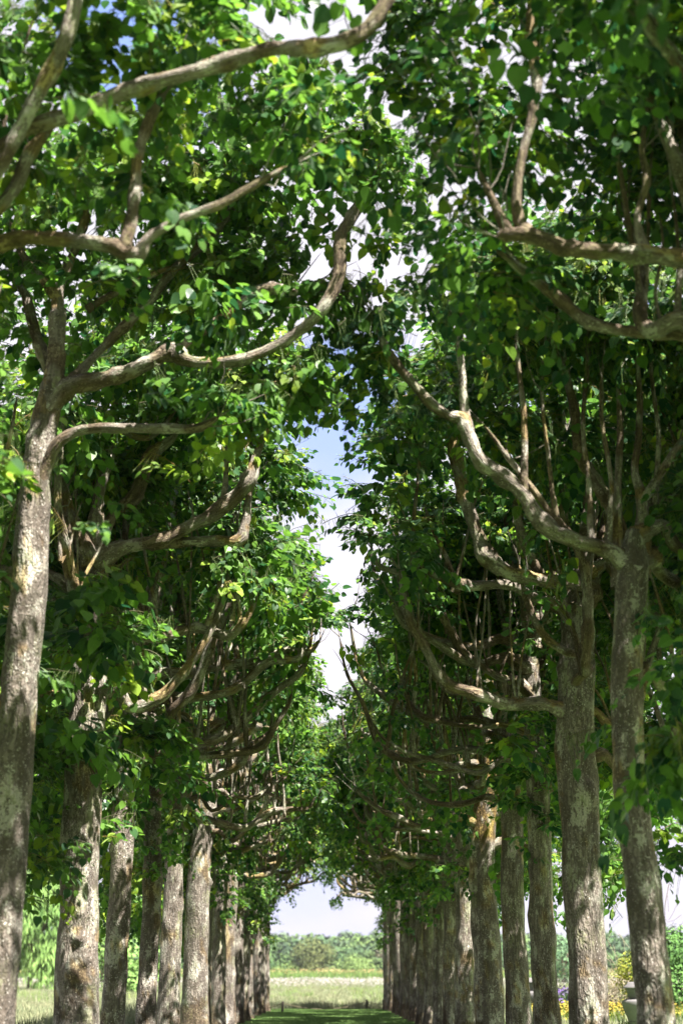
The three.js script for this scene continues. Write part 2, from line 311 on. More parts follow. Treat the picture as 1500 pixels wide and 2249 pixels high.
  function arm(h0, ang, L, r0, rise) {                         // out, a little up, then an elbow and straight up, as pleached arms are trained
    const dx = Math.cos(ang) * inn, dz = Math.sin(ang), S = trunkAt(h0).p, sag = rr(-0.05, 0.12), k = rr(-0.18, 0.18);
    const P = (f, y, s = 0) => S.clone().add(V(dx * L * f - dz * s, y, dz * L * f + dx * s * inn * inn));
    const j = () => rr(-0.085, 0.085), turn = rr(0.6, 0.86), f2 = turn + (1 - turn) * 0.45, up = rr(0.05, 0.3);
    const path = [{ p: P(0, -0.07), r: r0 * 2.1 }, { p: P(0.12, 0.0 + up * 0.2), r: r0 * 1.5 }, { p: P(0.2, 0.03 + up * 0.25), r: r0 * 1.1 }, { p: P(turn * 0.45, up * 0.4 + j() - sag, k + j()), r: r0 }, { p: P(turn * 0.75, up * 0.7 + j() - sag, k * 0.8 + j()), r: r0 * 0.95 }, { p: P(turn, rise * 0.12 + up + j() - sag, k * 0.6 + j()), r: r0 * 1.0 }, { p: P(f2, rise * 0.36 + up * 0.6 + j(), k * 0.2 + j()), r: r0 * 0.78 }, { p: P(mix(f2, 1, 0.7), rise * 0.68 + j(), -k * 0.2 + j()), r: r0 * 0.62 }, { p: P(1.0, rise, 0), r: r0 * 0.36 }];
    const sh = [], n = near ? 5 : 4;
    for (let i = 0; i < n; i++) { const f = rr(0.3, 0.92), y = mix(0.08 - sag, rise * 0.4, sstep(0.45, 0.95, f)); sh.push(shoot(P(f, y, k * 0.5), rr(0.6, 1.7), rr(0.009, 0.022), V(rr(-0.4, 0.4), 0, rr(-0.4, 0.4)))); }
    addLimb(path, sh);
  }
  if (T.limbs) for (const l of T.limbs) addLimb(limb3(l, 0, base).map((q, i, a) => ({ p: q.p, r: q.r * (i === 0 ? 1.35 : i === a.length - 1 ? 0.55 : 1) })));
  const few = T.few ?? 1;
  const nIn = Math.round((mid && !near ? 5 : 4) * few);
  for (let i = 0; i < nIn; i++) arm(mix(d > 34 ? 3.6 : 2.9, Ht - 0.2, (i + rr(0, 0.8)) / nIn), rr(-0.75, 0.75), rr(1.2, 2.0), mid && !near ? rr(0.024, 0.048) : rr(0.034, 0.056), rnd() < 0.55 ? rr(0.2, 0.7) : rr(0.8, 1.7));
  for (let i = 0; i < (T.rows ?? 3); i++) arm(rr(3.0, Ht), (i % 2 ? 1 : -1) * rr(1.1, 1.9), rr(0.7, 1.15), rr(0.036, 0.052), rr(1.0, 2.2));
  for (let i = 0; i < 3; i++) arm(rr(2.5, Ht), Math.PI + rr(-0.8, 0.8), rr(0.8, 1.5), rr(0.03, 0.045), rr(0.8, 1.8));
  const ct = path[path.length - 1].p;
  for (let i = 0; i < (T.lead ?? 4); i++) { const a = rr(0, 6.28), s = rr(0.25, 0.8), h = rr(5.7, 6.6); addLimb([{ p: trunkAt(Ht - rr(0.3, 0.9)).p, r: r * 0.5 }, { p: V(ct.x + Math.cos(a) * s * 0.35, Ht + 0.2, ct.z + Math.sin(a) * s * 0.35), r: r * 0.36 }, { p: V(ct.x + Math.cos(a) * s * 0.7, (Ht + h) / 2 + 0.1, ct.z + Math.sin(a) * s * 0.7), r: r * 0.26 }, { p: V(ct.x + Math.cos(a) * s, h, ct.z + Math.sin(a) * s), r: r * 0.12 }], [shoot(V(ct.x + Math.cos(a) * s * 0.5, Ht + 0.6, ct.z + Math.sin(a) * s * 0.5), rr(0.8, 1.5), 0.014, V(rr(-0.5, 0.5), 0, rr(-0.5, 0.5)))]); }
  // foliage
  const spots = [], extra = [], free = w => keepFree(w.clone().add(base));
  function clump(c, r, n) { const lim = Math.abs(x0) - 0.1 - (T.gap ?? (side > 0 && d < 25 ? 0.033 * d : 0)); if (c.x * inn > lim) c = V(lim * inn, c.y, c.z); for (let i = 0; i < n; i++) { const dir = V(gauss(), gauss() * 0.9 + 0.25, gauss()).normalize(), p = c.clone().addScaledVector(dir, r * Math.cbrt(rr(0.1, 1))); p.yaw = Math.atan2(-dir.z, dir.x) + rr(-0.7, 0.7); p.up = dir.y; spots.push(p); } }
  for (const [p, end] of tips) { if (end) clump(p, rr(0.24, 0.36), 9); else if (p.y > 5.4) clump(p, rr(0.18, 0.3), 7); else if (rnd() < 0.22) clump(p, rr(0.1, 0.2), 4); }
  const reach = Math.abs(x0) - (d > 25 ? 0.02 : 0.3) - (d < 8 ? 0.3 : 0) - (T.gap ?? (d > 25 ? rr(-0.12, 0.1) : side > 0 ? 0.0345 * d + rr(-0.03, 0.06) : rr(0.0, 0.1)));
  const dens = (u, y, z) => {
    const w = 1.28 + 0.15 * Math.sin(y * 3 + sd); if (Math.abs(z) > w) return 0;
    const topY = 6.75 + 0.35 * Math.sin(u * 2.1 + sd) - 0.5 * Math.pow(Math.max(0, u - 1.2) / 0.8, 2) - 0.25 * (z * z), e = Math.abs(z) / w;
    if (y > topY || u > reach || (T.gap < 0 && u > Math.abs(x0) - 0.4 && y < 5.6)) return 0;
    let k = 0;
    if (y > topY - 1.1) k = 1.0 * (1 - 0.3 * e * e);
    if (u < -0.55 && y > (side > 0 ? (d < 16 ? 2.75 : 2.35) : 2.1) + 0.4 * Math.sin(z * 3 + sd)) k = Math.max(k, u < -0.9 ? 1 : 0.6);
    if (Math.abs(u) < 0.75 && y > 2.7 + 0.5 * Math.sin(z * 2.5 + sd * 1.7)) k = Math.max(k, 0.24 * (0.2 + 1.4 * e));
    if (u > reach - 0.75 && y > (d > 34 ? 4.8 : 4.35) + 0.35 * Math.sin(z * 2 + sd)) k = Math.max(k, 0.72);
    
    return k;
  };
  const want = T.sprays ?? (d < 8 ? 1700 : d < 30 ? 1450 : 1150); let tries = 0;
  while (spots.length < want && tries++ < 90000) {
    const u = rr(-1.75, 2.1), y = rr(1.8, 7.1), z = rr(-1.4, 1.4), x = x0 + u * inn;
    const n = fbm(x * 1.35 + 7, y * 1.15, (z - d) * 1.35, 2), k = dens(u, y, z) * sstep(0.47, 0.53, n);
    if (rnd() < k) clump(V(u * inn, y, z), rr(0.13, 0.28), 10);
  }
  for (let i = 0; i < (T.sprouts ?? 14); i++) { const y = rr(2.1, 3.6), a = rr(0, 6.28), q = trunkAt(y); spots.push(q.p.clone().add(V(Math.cos(a) * (q.r + 0.08), 0, Math.sin(a) * (q.r + 0.08)))); }
  for (const [x, y, dd = 0, n = 6, s = 0.2, big = 1] of T.tufts ?? []) for (let i = 0; i < n; i++) { const p = at(x, y, d + dd).sub(base).add(V(gauss() * s, gauss() * s, gauss() * s)); p.big = big; extra.push(p); }
  const kept = [...spots.filter(p => !free(p)), ...extra];
  const sp = SPRAYS[sd % SPRAYS.length], M = new THREE.Matrix4(), q = new THREE.Quaternion(), e = new THREE.Euler(), c = new THREE.Color();
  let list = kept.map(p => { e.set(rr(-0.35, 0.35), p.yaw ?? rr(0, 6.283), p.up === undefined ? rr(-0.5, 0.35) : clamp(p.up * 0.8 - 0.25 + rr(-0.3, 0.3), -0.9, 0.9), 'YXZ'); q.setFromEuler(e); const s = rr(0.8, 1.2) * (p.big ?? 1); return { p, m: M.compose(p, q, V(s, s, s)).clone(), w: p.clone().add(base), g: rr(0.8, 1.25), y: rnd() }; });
  if (T.leaves) {
    const inView = list.filter(s => frustum.containsPoint(s.w)).sort((a, b) => a.w.distanceTo(camera.position) - b.w.distanceTo(camera.position)).slice(0, 20);
    for (const s of inView) for (let i = 0; i < sp.leaves.length; i++) { const L = sp.leaves[i]; const m = part('leaf', LEAFGEO[L.s * 6 + (i + Math.floor(s.y * 6)) % 6], LEAF, t); m.applyMatrix4(M.multiplyMatrices(s.m, L.m)); }
    const cut = new Set(inView); list = list.filter(s => !cut.has(s));
  }
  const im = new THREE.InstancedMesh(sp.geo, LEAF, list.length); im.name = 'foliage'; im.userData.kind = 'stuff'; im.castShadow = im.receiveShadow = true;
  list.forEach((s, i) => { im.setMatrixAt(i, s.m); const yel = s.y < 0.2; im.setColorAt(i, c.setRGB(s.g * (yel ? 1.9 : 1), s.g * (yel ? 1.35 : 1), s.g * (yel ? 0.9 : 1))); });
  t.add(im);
  return t;
}
const D = px => 2.1 * 3291 / Math.abs(px - 722);
const NEAR = [];
// nearest trees
NEAR.push({ side: -1, x: -2.1, d: 4.5, r: 0.13, sd: 1, px: 0, rows: 0, label: 'lime tree at the viewer\'s left, trunk out of frame, a few blurred top leaves', few: 0 });
NEAR.push({ side: 1, x: 2.1, d: 4.5, r: 0.13, sd: 2, px: 0, rows: 0, label: 'lime tree at the viewer\'s right, trunk out of frame, dark leaves in the corner', few: 0 });
NEAR.push({ side: -1, x: -2.1, d: 6.95, r: 0.13, sd: 3, px: 0, leaves: 1, few: 0, rows: 1, label: 'lime tree whose blurred thick limbs cross the top left corner, trunk outside the frame', limbs: [
  [[-260, 700, 30, 6.95], [-120, 580, 24, 6.9], [0, 535, 22, 6.9], [60, 522, 19, 6.8], [140, 526, 20, 6.7], [240, 540, 21, 6.6], [300, 560, 24, 6.6], [330, 520, 15, 6.6], [400, 480, 13, 6.6], [480, 450, 13, 6.6], [570, 400, 12, 6.6], [650, 358, 9, 6.6]],
  [[270, 545, 18, 6.6], [285, 500, 20, 6.6], [296, 420, 13, 6.6], [305, 330, 13, 6.6], [340, 240, 15, 6.6], [365, 200, 12, 6.6]],
  [[-240, 640, 26, 6.9], [-120, 500, 22, 6.6], [0, 370, 20, 6.3], [55, 260, 20, 6.2], [115, 150, 21, 6.1], [150, 70, 22, 6.0], [175, -60, 22, 6.0], [190, -200, 14, 6.0]],
  [[-220, 620, 26, 6.9], [-80, 420, 24, 6.6], [50, 290, 24, 6.4], [160, 250, 22, 6.3], [310, 190, 21, 6.2], [400, 165, 20, 6.1], [500, 135, 26, 6.1], [600, 108, 22, 6.0], [700, 105, 22, 5.9], [790, 75, 22, 5.9], [850, 0, 22, 5.9], [880, -120, 14, 5.9]],
  [[-200, 660, 22, 6.9], [-60, 500, 20, 6.8], [20, 430, 20, 6.7], [70, 330, 18, 6.7], [130, 260, 14, 6.7]]], tufts: [[500, 30, 0.4, 8, 0.25], [560, 80, 0.4, 8, 0.25], [610, 180, 0.5, 10, 0.25], [540, 210, 0.5, 10, 0.25], [440, 60, 0.5, 8, 0.25]] });
NEAR.push({ side: 1, x: 2.1, d: 7.1, r: 0.13, sd: 4, px: 0, leaves: 1, few: 0, rows: 1, label: 'lime tree whose thick level limb enters from the right edge, trunk outside the frame', limbs: [
  [[1760, 700, 30, 7.1], [1620, 600, 24, 7.0], [1500, 568, 21, 6.9], [1380, 556, 20, 6.8], [1280, 550, 22, 6.8], [1230, 540, 24, 6.8], [1170, 520, 21, 6.8], [1110, 515, 18, 6.8], [1090, 520, 10, 6.8]],
  [[1170, 520, 20, 6.8], [1142, 490, 17, 6.8], [1134, 420, 15, 6.8], [1150, 330, 14, 6.8], [1172, 240, 13, 6.8], [1178, 160, 15, 6.8], [1165, 80, 14, 6.8], [1170, -80, 9, 6.8]],
  [[1120, 515, 14, 6.8], [1095, 470, 13, 6.8], [1072, 420, 12, 6.8], [1050, 370, 9, 6.8]],
  [[1640, 760, 20, 7.3], [1500, 732, 19, 7.4], [1380, 728, 17, 7.4], [1290, 705, 17, 7.4], [1220, 650, 14, 7.4], [1150, 595, 12, 7.4], [1085, 545, 9, 7.4]],
  [[1420, 556, 12, 6.9], [1400, 480, 12, 6.9], [1420, 400, 12, 6.9], [1410, 330, 11, 6.9], [1425, 220, 8, 6.9]],
  [[1720, 500, 24, 6.6], [1600, 300, 22, 6.1], [1500, 150, 21, 5.9], [1430, 60, 20, 5.8], [1390, -40, 16, 5.8]]], tufts: [[880, 110, 0.2, 10, 0.22], [930, 60, 0.2, 10, 0.22], [960, 150, 0.2, 10, 0.22], [860, 200, 0.2, 8, 0.2], [900, 10, 0.2, 8, 0.2]] });
NEAR.push({ side: -1, px: -10, d: D(-12), r: 0.12, sd: 5, leaves: 1, few: 0, rows: 0, lead: 0, top: 4.7, knobs: 1, sprouts: 4, label: 'first lime tree of the left row, bare trunk at the edge and arching arms', trunk: [[-12, 2249, 44], [15, 1900, 43], [45, 1500, 42], [62, 1300, 42], [84, 1000, 36], [104, 900, 33], [116, 850, 30], [124, 790, 19]],
  limbs: [
    [[100, 900, 22, 9.4], [150, 850, 22, 9.4], [250, 830, 19, 9.4], [320, 800, 19, 9.3], [380, 772, 20, 9.3], [410, 792, 14, 9.3], [520, 792, 13, 9.2], [620, 752, 13, 9.2], [700, 690, 15, 9.1], [742, 610, 17, 9.1], [750, 520, 16, 9.1], [790, 450, 17, 9.1], [815, 410, 16, 9.1]],
    [[370, 775, 13, 9.3], [430, 735, 14, 9.3], [500, 690, 11, 9.3], [565, 640, 14, 9.3], [600, 632, 15, 9.3], [640, 642, 11, 9.3], [682, 640, 10, 9.3]],
    [[84, 1075, 17, 9.4], [104, 1020, 17, 9.36], [132, 968, 16, 9.3], [180, 945, 13, 9.3], [260, 940, 12, 9.2], [360, 942, 13, 9.2], [440, 938, 13, 9.1], [482, 915, 11, 9.1]],
    [[118, 860, 20, 9.4], [124, 780, 19, 9.4], [126, 700, 17, 9.4], [128, 640, 15, 9.4], [160, 560, 12, 9.4], [190, 470, 12, 9.4], [200, 380, 9, 9.4]],
    [[128, 660, 12, 9.4], [90, 610, 11, 9.4], [50, 560, 11, 9.4], [20, 480, 9, 9.4]],
    [[150, 845, 14, 9.5], [200, 790, 11, 9.6], [270, 720, 10, 9.6], [330, 660, 10, 9.6], [380, 595, 12, 9.6], [440, 540, 12, 9.6], [500, 470, 12, 9.6], [520, 440, 9, 9.6]],
    [[190, 680, 9, 9.5], [260, 640, 9, 9.5], [330, 605, 9, 9.5], [380, 585, 9, 9.5]],
    [[130, 850, 16, 9.6], [80, 740, 15, 9.7], [60, 660, 14, 9.7], [40, 620, 10, 9.7]]],
  tufts: [[220, 600, 0.6, 9, 0.2], [250, 660, 0.6, 9, 0.2], [200, 540, 0.6, 9, 0.2], [300, 600, 0.7, 8, 0.2], [640, 840, 0, 8, 0.12], [700, 800, 0, 8, 0.14], [500, 590, 0, 6, 0.15], [820, 395, -0.35, 16, 0.24], [690, 640, -0.2, 5, 0.1], [480, 905, -0.3, 6, 0.1], [650, 300, -0.3, 14, 0.3], [770, 300, -0.3, 12, 0.28], [700, 240, -0.4, 10, 0.25], [820, 330, -0.2, 10, 0.22], [560, 250, -0.5, 12, 0.3], [690, 640, 0, 4, 0.1]] });
NEAR.push({ side: 1, px: 1440, d: D(1440), r: 0.118, sd: 6, leaves: 1, few: 0, rows: 0, lead: 0, top: 4.4, knobs: 2, sprouts: 4, label: 'first lime tree of the right row, pale lichen-blotched trunk by a stone urn', trunk: [[1441, 2249, 42], [1429, 2103, 40], [1411, 1943, 40], [1386, 1757, 38], [1377, 1500, 36], [1386, 1320, 38], [1390, 1240, 36], [1395, 1160, 20]],
  limbs: [
    [[1400, 1260, 22, 9.6], [1340, 1212, 17, 9.6], [1250, 1185, 17, 9.5], [1190, 1150, 18, 9.5], [1150, 1085, 16, 9.5], [1100, 1045, 16, 9.5], [1055, 1010, 18, 9.4], [1032, 965, 16, 9.4], [1015, 920, 15, 9.4], [985, 912, 13, 9.4], [945, 885, 13, 9.4], [910, 845, 12, 9.4], [875, 805, 11, 9.4], [840, 750, 11, 9.4], [822, 690, 9, 9.4]],
    [[1022, 925, 10, 9.4], [1018, 850, 9, 9.4], [1010, 760, 8, 9.4], [1018, 660, 7, 9.4]],
    [[1365, 1290, 20, 9.7], [1357, 1200, 13, 9.7], [1357, 1060, 10, 9.7], [1362, 950, 9, 9.7], [1355, 800, 7, 9.7]],
    [[1405, 1270, 22, 9.7], [1411, 1190, 17, 9.7], [1408, 1090, 14, 9.7], [1394, 1040, 10, 9.7], [1402, 960, 9, 9.7], [1405, 870, 9, 9.7], [1395, 740, 7, 9.7]],
    [[1375, 1240, 18, 9.8], [1350, 1130, 15, 9.9], [1310, 1060, 13, 9.9], [1275, 1000, 12, 9.9], [1260, 900, 10, 9.9], [1240, 800, 9, 9.9], [1225, 690, 8, 9.9]],
    [[1405, 1110, 10, 9.7], [1450, 1040, 10, 9.6], [1490, 980, 10, 9.6], [1540, 930, 9, 9.6]],
    [[1150, 1080, 8, 9.5], [1152, 980, 8, 9.5], [1150, 900, 7, 9.5], [1135, 760, 6, 9.5], [1140, 620, 4, 9.5]],
    [[1300, 1195, 8, 9.7], [1292, 1050, 6, 9.7], [1280, 930, 6, 9.7], [1290, 800, 5, 9.7], [1284, 640, 4, 9.7]], [[1225, 1170, 7, 9.6], [1205, 1010, 5, 9.6], [1190, 860, 5, 9.6], [1202, 700, 4, 9.6]], [[1440, 1105, 7, 9.7], [1446, 960, 6, 9.7], [1430, 800, 5, 9.7], [1441, 640, 4, 9.7]], [[1335, 1210, 8, 9.6], [1342, 1060, 6, 9.6], [1320, 900, 5, 9.6], [1330, 730, 4, 9.6]],
    [[1250, 1175, 9, 9.6], [1190, 1100, 8, 9.6], [1120, 1010, 8, 9.6], [1060, 930, 7, 9.6]],
    [[1410, 1110, 10, 9.8], [1440, 1100, 8, 9.8], [1500, 1105, 8, 9.8]]],
  tufts: [[1475, 1690, -1.5, 9, 0.14, 1.2], [1490, 1610, -1.5, 8, 0.14, 1.2], [800, 720, 0, 10, 0.18], [800, 800, 0, 10, 0.16], [840, 900, 0, 10, 0.18], [1460, 1880, 1.4, 10, 0.2]] });
NEAR.push({ side: -1, px: 170, d: D(168), r: 0.165, sd: 7, leaves: 1, few: 0.5, lead: 1, top: 4.5, sprouts: 40, label: 'second lime tree of the left row, broad trunk sunlit around a knot', trunk: [[168, 2249, 52], [168, 2100, 47], [172, 2000, 43], [178, 1800, 42], [190, 1600, 40], [198, 1400, 40], [204, 1230, 34], [200, 1150, 24]], bumps: [[172, 2062, 0.06, 0.06], [215, 2110, 0.05, 0.05], [120, 2130, 0.05, 0.04]],
  limbs: [
    [[210, 1230, 26, 12.4], [280, 1200, 17, 12.3], [340, 1190, 17, 12.2], [400, 1165, 16, 12.2], [480, 1120, 17, 12.2], [545, 1060, 17, 12.1], [562, 1000, 11, 12.1], [590, 930, 9, 12.1], [600, 860, 7, 12.1]],
    [[330, 1195, 13, 12.3], [420, 1190, 13, 12.3], [480, 1188, 15, 12.3], [525, 1185, 13, 12.3], [545, 1100, 9, 12.3], [556, 900, 6, 12.3]],
    [[490, 1110, 7, 12.2], [497, 1030, 5, 12.2], [500, 900, 5, 12.2]],
    [[205, 1230, 22, 12.4], [215, 1100, 14, 12.4], [240, 1000, 13, 12.4], [245, 950, 11, 12.4], [330, 960, 8, 12.4], [400, 880, 8, 12.4]],
    [[205, 1220, 18, 12.4], [250, 1130, 12, 12.5], [300, 1080, 13, 12.5], [330, 1000, 15, 12.5], [380, 960, 9, 12.5], [395, 900, 8, 12.5]],
    [[200, 1240, 22, 12.3], [165, 1150, 15, 12.2], [140, 1080, 12, 12.2], [130, 980, 9, 12.2]]],
  tufts: [[215, 1420, -1.6, 6, 0.13, 1.35], [150, 1600, -1.4, 4, 0.08, 1.5], [190, 1310, -1.2, 9, 0.2, 1.3], [270, 1400, -0.8, 8, 0.2, 1.2], [100, 1900, -0.5, 14, 0.3], [200, 1640, -0.3, 10, 0.14], [720, 860, 0.6, 10, 0.14]] });
NEAR.push({ side: 1, px: 1290, d: D(1292), r: 0.158, sd: 8, leaves: 1, few: 0.5, lead: 1, top: 4.5, sprouts: 6, label: 'second lime tree of the right row, broad trunk with a dark burr', trunk: [[1295, 2249, 44], [1290, 2103, 42], [1279, 1943, 41], [1271, 1757, 46], [1264, 1650, 44], [1267, 1450, 42], [1270, 1320, 34], [1275, 1250, 22]], bumps: [[1290, 1735, 0.1, 0.05], [1310, 1760, 0.07, 0.05], [1338, 2110, 0.05, 0.05]],
  limbs: [
    [[1275, 1340, 22, 12], [1305, 1295, 17, 12], [1200, 1275, 17, 11.9], [1110, 1255, 18, 11.8], [1070, 1220, 17, 11.8], [1045, 1165, 16, 11.8], [1022, 1090, 16, 11.8], [1002, 1010, 16, 11.8], [992, 965, 12, 11.8], [975, 910, 9, 11.8]],
    [[1300, 1440, 10, 12], [1240, 1430, 10, 11.9], [1190, 1390, 9, 11.9], [1160, 1330, 8, 11.9], [1140, 1240, 7, 11.9]],
    [[1190, 1270, 10, 12.1], [1150, 1190, 10, 12.1], [1135, 1120, 9, 12.1], [1130, 1020, 7, 12.1]],
    [[1275, 1330, 20, 12.2], [1300, 1200, 12, 12.3], [1290, 1100, 10, 12.3], [1250, 1000, 8, 12.3]],
    [[1280, 1330, 20, 12.2], [1310, 1250, 14, 12.2], [1330, 1150, 12, 12.3], [1350, 1000, 9, 12.3]]],
  tufts: [[880, 1000, 0, 12, 0.22], [860, 950, 0, 8, 0.2]] });
for (const T of NEAR) { for (const l of T.limbs ?? []) bare(l.slice(0, -1).map(q => [q[0], q[1], q[2] * ((q[3] ?? T.d) ? 1 : 1), q[3] ?? T.d]), T.d); if (T.trunk) bare(T.trunk, T.d); }
bare([[1062, 1600, 20], [1066, 1700, 26], [1070, 1850, 26]], 19.4); bare([[455, 1700, 20], [440, 1900, 28], [432, 2200, 34]], 23.5);
for (const [x, y, d, r] of [[175, 1990, 12.45, 0.16], [180, 2060, 12.45, 0.24], [175, 2210, 12.45, 0.2], [90, 1010, 9.3, 0.1], [75, 1130, 9.3, 0.12], [372, 1960, 19.6, 0.14], [376, 2010, 19.6, 0.12], [435, 2110, 23.5, 0.22], [445, 2190, 23.5, 0.25], [440, 1960, 23.5, 0.12], [510, 2150, 30.5, 0.25], [543, 2080, 38, 0.25], [530, 1990, 33, 0.25], [545, 2200, 38, 0.3], [500, 2050, 31, 0.2], [1062, 1640, 19.4, 0.14], [1066, 1750, 19.4, 0.13], [1018, 2050, 22.9, 0.1], [1268, 2090, 12, 0.08], [1290, 2170, 12, 0.09], [1395, 2215, 9.6, 0.09], [1060, 1000, 9.4, 0.1], [560, 790, 9.2, 0.12], [480, 770, 9.3, 0.1], [640, 730, 9.1, 0.1], [520, 1190, 12.2, 0.12], [600, 1300, 17, 0.3], [350, 1520, 14, 0.2], [640, 1150, 18, 0.3], [450, 1760, 24, 0.25], [600, 1660, 26, 0.3], [640, 1730, 26, 0.3], [560, 1820, 28, 0.3]]) SHAFTS.push({ p: at(x, y, d), r });
for (let i = 0; i < 9; i++) SHAFTS.push({ p: V([-1.2, 0.3, 0.9, -0.5, 1.1, -1.3, 0.1, 0.8, -0.8][i], 0, -[40, 41.5, 44, 46, 47.5, 49, 50, 51.5, 52][i]), r: [0.3, 0.4, 0.35, 0.45, 0.4, 0.5, 0.5, 0.6, 0.6][i] });
OPEN.push([640, 400, 52, 52], [745, 150, 54, 62], [775, 600, 18, 40], [690, 30, 28, 34], [1310, 130, 60, 55], [1390, 170, 30, 40], [950, 575, 35, 38], [746, 720, 20, 36], [768, 890, 62, 56], [700, 905, 30, 25], [785, 1270, 48, 90], [790, 1370, 30, 40], [762, 1610, 14, 34], [690, 1410, 22, 22], [435, 910, 26, 16], [380, 960, 44, 14], [240, 130, 16, 16], [330, 80, 14, 22], [110, 30, 45, 36], [322, 470, 16, 26], [25, 900, 32, 22], [1300, 625, 22, 14], [985, 520, 22, 16], [1000, 865, 12, 16], [420, 60, 22, 18]);
for (const T of NEAR) limeTree(T);
const NTH = ['first', 'second', 'third', 'fourth', 'fifth', 'sixth', 'seventh', 'eighth', 'ninth', 'tenth', 'eleventh', 'twelfth', 'thirteenth', 'fourteenth', 'fifteenth', 'sixteenth', 'seventeenth', 'eighteenth', 'nineteenth'];
const L = [[250, 0.125, 'dark shaded trunk beside the sunlit one'], [322, 0.125, 'green-grey trunk leaning slightly left'], [371, 0.15, 'rough speckled brown trunk'], [430, 0.22, 'thickest trunk with a sunlit patch at its foot'], [446, 0.14, 'mostly hidden behind the thick sunlit trunk'], [478, 0.15, 'narrow trunk right of the thick sunlit trunk'], [498, 0.19, 'trunk lit along its right side'], [520, 0.16, 'shaded trunk in the far half'], [533, 0.16, 'shaded trunk in the far half'], [543, 0.17, 'sunlit foot among the far trunks'], [561, 0.16, 'with a tall pale sunlit streak'], [571, 0.15, 'second from the far end of its row'], [581, 0.16, 'last of its row beside the rope fence']];
L.forEach(([px, r, say], i) => limeTree({ side: -1, px, d: D(px), r: r * 0.92, sd: 20 + i, leaves: i < 2, gap: i === 0 ? -0.42 : undefined, sprouts: 20, label: `${NTH[i + 2]} lime tree of the left row, ${say}` }));
const R = [[1198, 0.125, 'pale knobbly trunk against the sky'], [1137, 0.135, 'lichen-covered trunk with a pale green patch'], [1076, 0.185, 'thick trunk with yellow moss below its fork'], [1023, 0.155, 'trunk with a narrow sunlit spot'], [990, 0.14, 'dark trunk left of the mossy one'], [967, 0.14, 'brown shaded trunk, mossy at its foot'], [947, 0.15, 'grey trunk in the middle of the row'], [930, 0.15, 'trunk with a sunlit fleck half way up'], [915, 0.15, 'olive trunk in the far half'], [903, 0.15, 'shaded trunk in the far half'], [892, 0.15, 'pale trunk in the far half'], [882, 0.15, 'slim trunk in the far half'], [873, 0.15, 'slim trunk near the far end'], [865, 0.15, 'third from the far end of its row'], [858, 0.15, 'second from the far end of its row'], [852, 0.16, 'last of its row beside the rope fence']];
R.forEach(([px, r, say], i) => limeTree({ side: 1, px, d: D(px), r, sd: 40 + i, leaves: i < 2, sprouts: i < 6 ? 34 : 20, mossAt: i === 2 ? [[2.75, 4.0]] : [], label: `${NTH[i + 2]} lime tree of the right row, ${say}` }));


// ---------------------------------------------------------------- background: meadow, hedge line, woods, garden
scene.fog = new THREE.FogExp2(new THREE.Color(0.80, 0.86, 1.0), 0.0001);
const LEAFY = new THREE.MeshStandardMaterial({ name: 'far foliage', roughness: 1, vertexColors: true, side: THREE.DoubleSide });
function quads(n, place) {                                     // many small folded leaf faces; place(i) gives {p, n, s, c}
  const pos = [], col = [], nor = [], idx = [], a = V(), b = V();
  for (let i = 0; i < n; i++) {
    const { p, n: nn, s, c, long = 1 } = place(i); a.set(rr(-1, 1), rr(-1, 1), rr(-1, 1)).cross(nn).normalize(); if (long > 1) { a.set(gauss() * 0.35, -1, gauss() * 0.35).normalize(); nn.addScaledVector(a, -nn.dot(a)).normalize(); } b.crossVectors(nn, a).normalize();
    const k = pos.length / 3;
    for (const [u, v, w] of [[-1, 0, 0], [0, -0.55, 0.14], [1, 0, 0], [0, 0.55, 0.14]]) { pos.push(p.x + (a.x * u * long + b.x * v + nn.x * w) * s, p.y + (a.y * u * long + b.y * v + nn.y * w) * s, p.z + (a.z * u * long + b.z * v + nn.z * w) * s); col.push(...c); nor.push(nn.x, nn.y, nn.z); }
    idx.push(k, k + 1, k + 2, k, k + 2, k + 3);
  }
  const g = new THREE.BufferGeometry(); g.setAttribute('position', new THREE.Float32BufferAttribute(pos, 3)); g.setAttribute('color', new THREE.Float32BufferAttribute(col, 3)); g.setIndex(idx); g.computeVertexNormals(); return g;
}
// a crown of uneven lobes filled with leaf clumps
function crown(w, h, n, s, cA, cB, { lobes = 14, low = 0.12, long = 1, depth = 0.72 } = {}) {
  const Ls = []; for (let i = 0; i < lobes; i++) { const a = rr(0, 6.28), y = rr(low, 0.82), k = Math.sqrt(Math.max(0.05, 1 - Math.pow((y - 0.42) / 0.6, 2))) * rr(0.35, 0.72); Ls.push({ p: V(Math.cos(a) * w / 2 * k, y * h, Math.sin(a) * w / 2 * k), r: w * rr(0.14, 0.24), c: rnd() }); }
  Ls.push({ p: V(0, h * 0.5, 0), r: w * 0.33, c: 0.3 }, { p: V(0, h * 0.72, 0), r: w * 0.22, c: 0.5 });
  return quads(n, () => { const l = Ls[Math.floor(rnd() * Ls.length)], d = V(gauss(), gauss() + 0.15, gauss()).normalize(), p = l.p.clone().addScaledVector(d, l.r * mix(depth, 1.06, Math.sqrt(rnd()))); p.y = Math.max(p.y, 0.03 * h); d.add(V(gauss() * 0.5, 0.35, gauss() * 0.5)).normalize(); return { p, n: d, s: s * rr(0.6, 1.3), c: mix3(cA, cB, clamp(l.c * 0.6 + rnd() * 0.5)), long }; });
}
const woodMat = new THREE.MeshStandardMaterial({ color: new THREE.Color().setRGB(0.12, 0.09, 0.065), roughness: 1, name: 'far wood' });
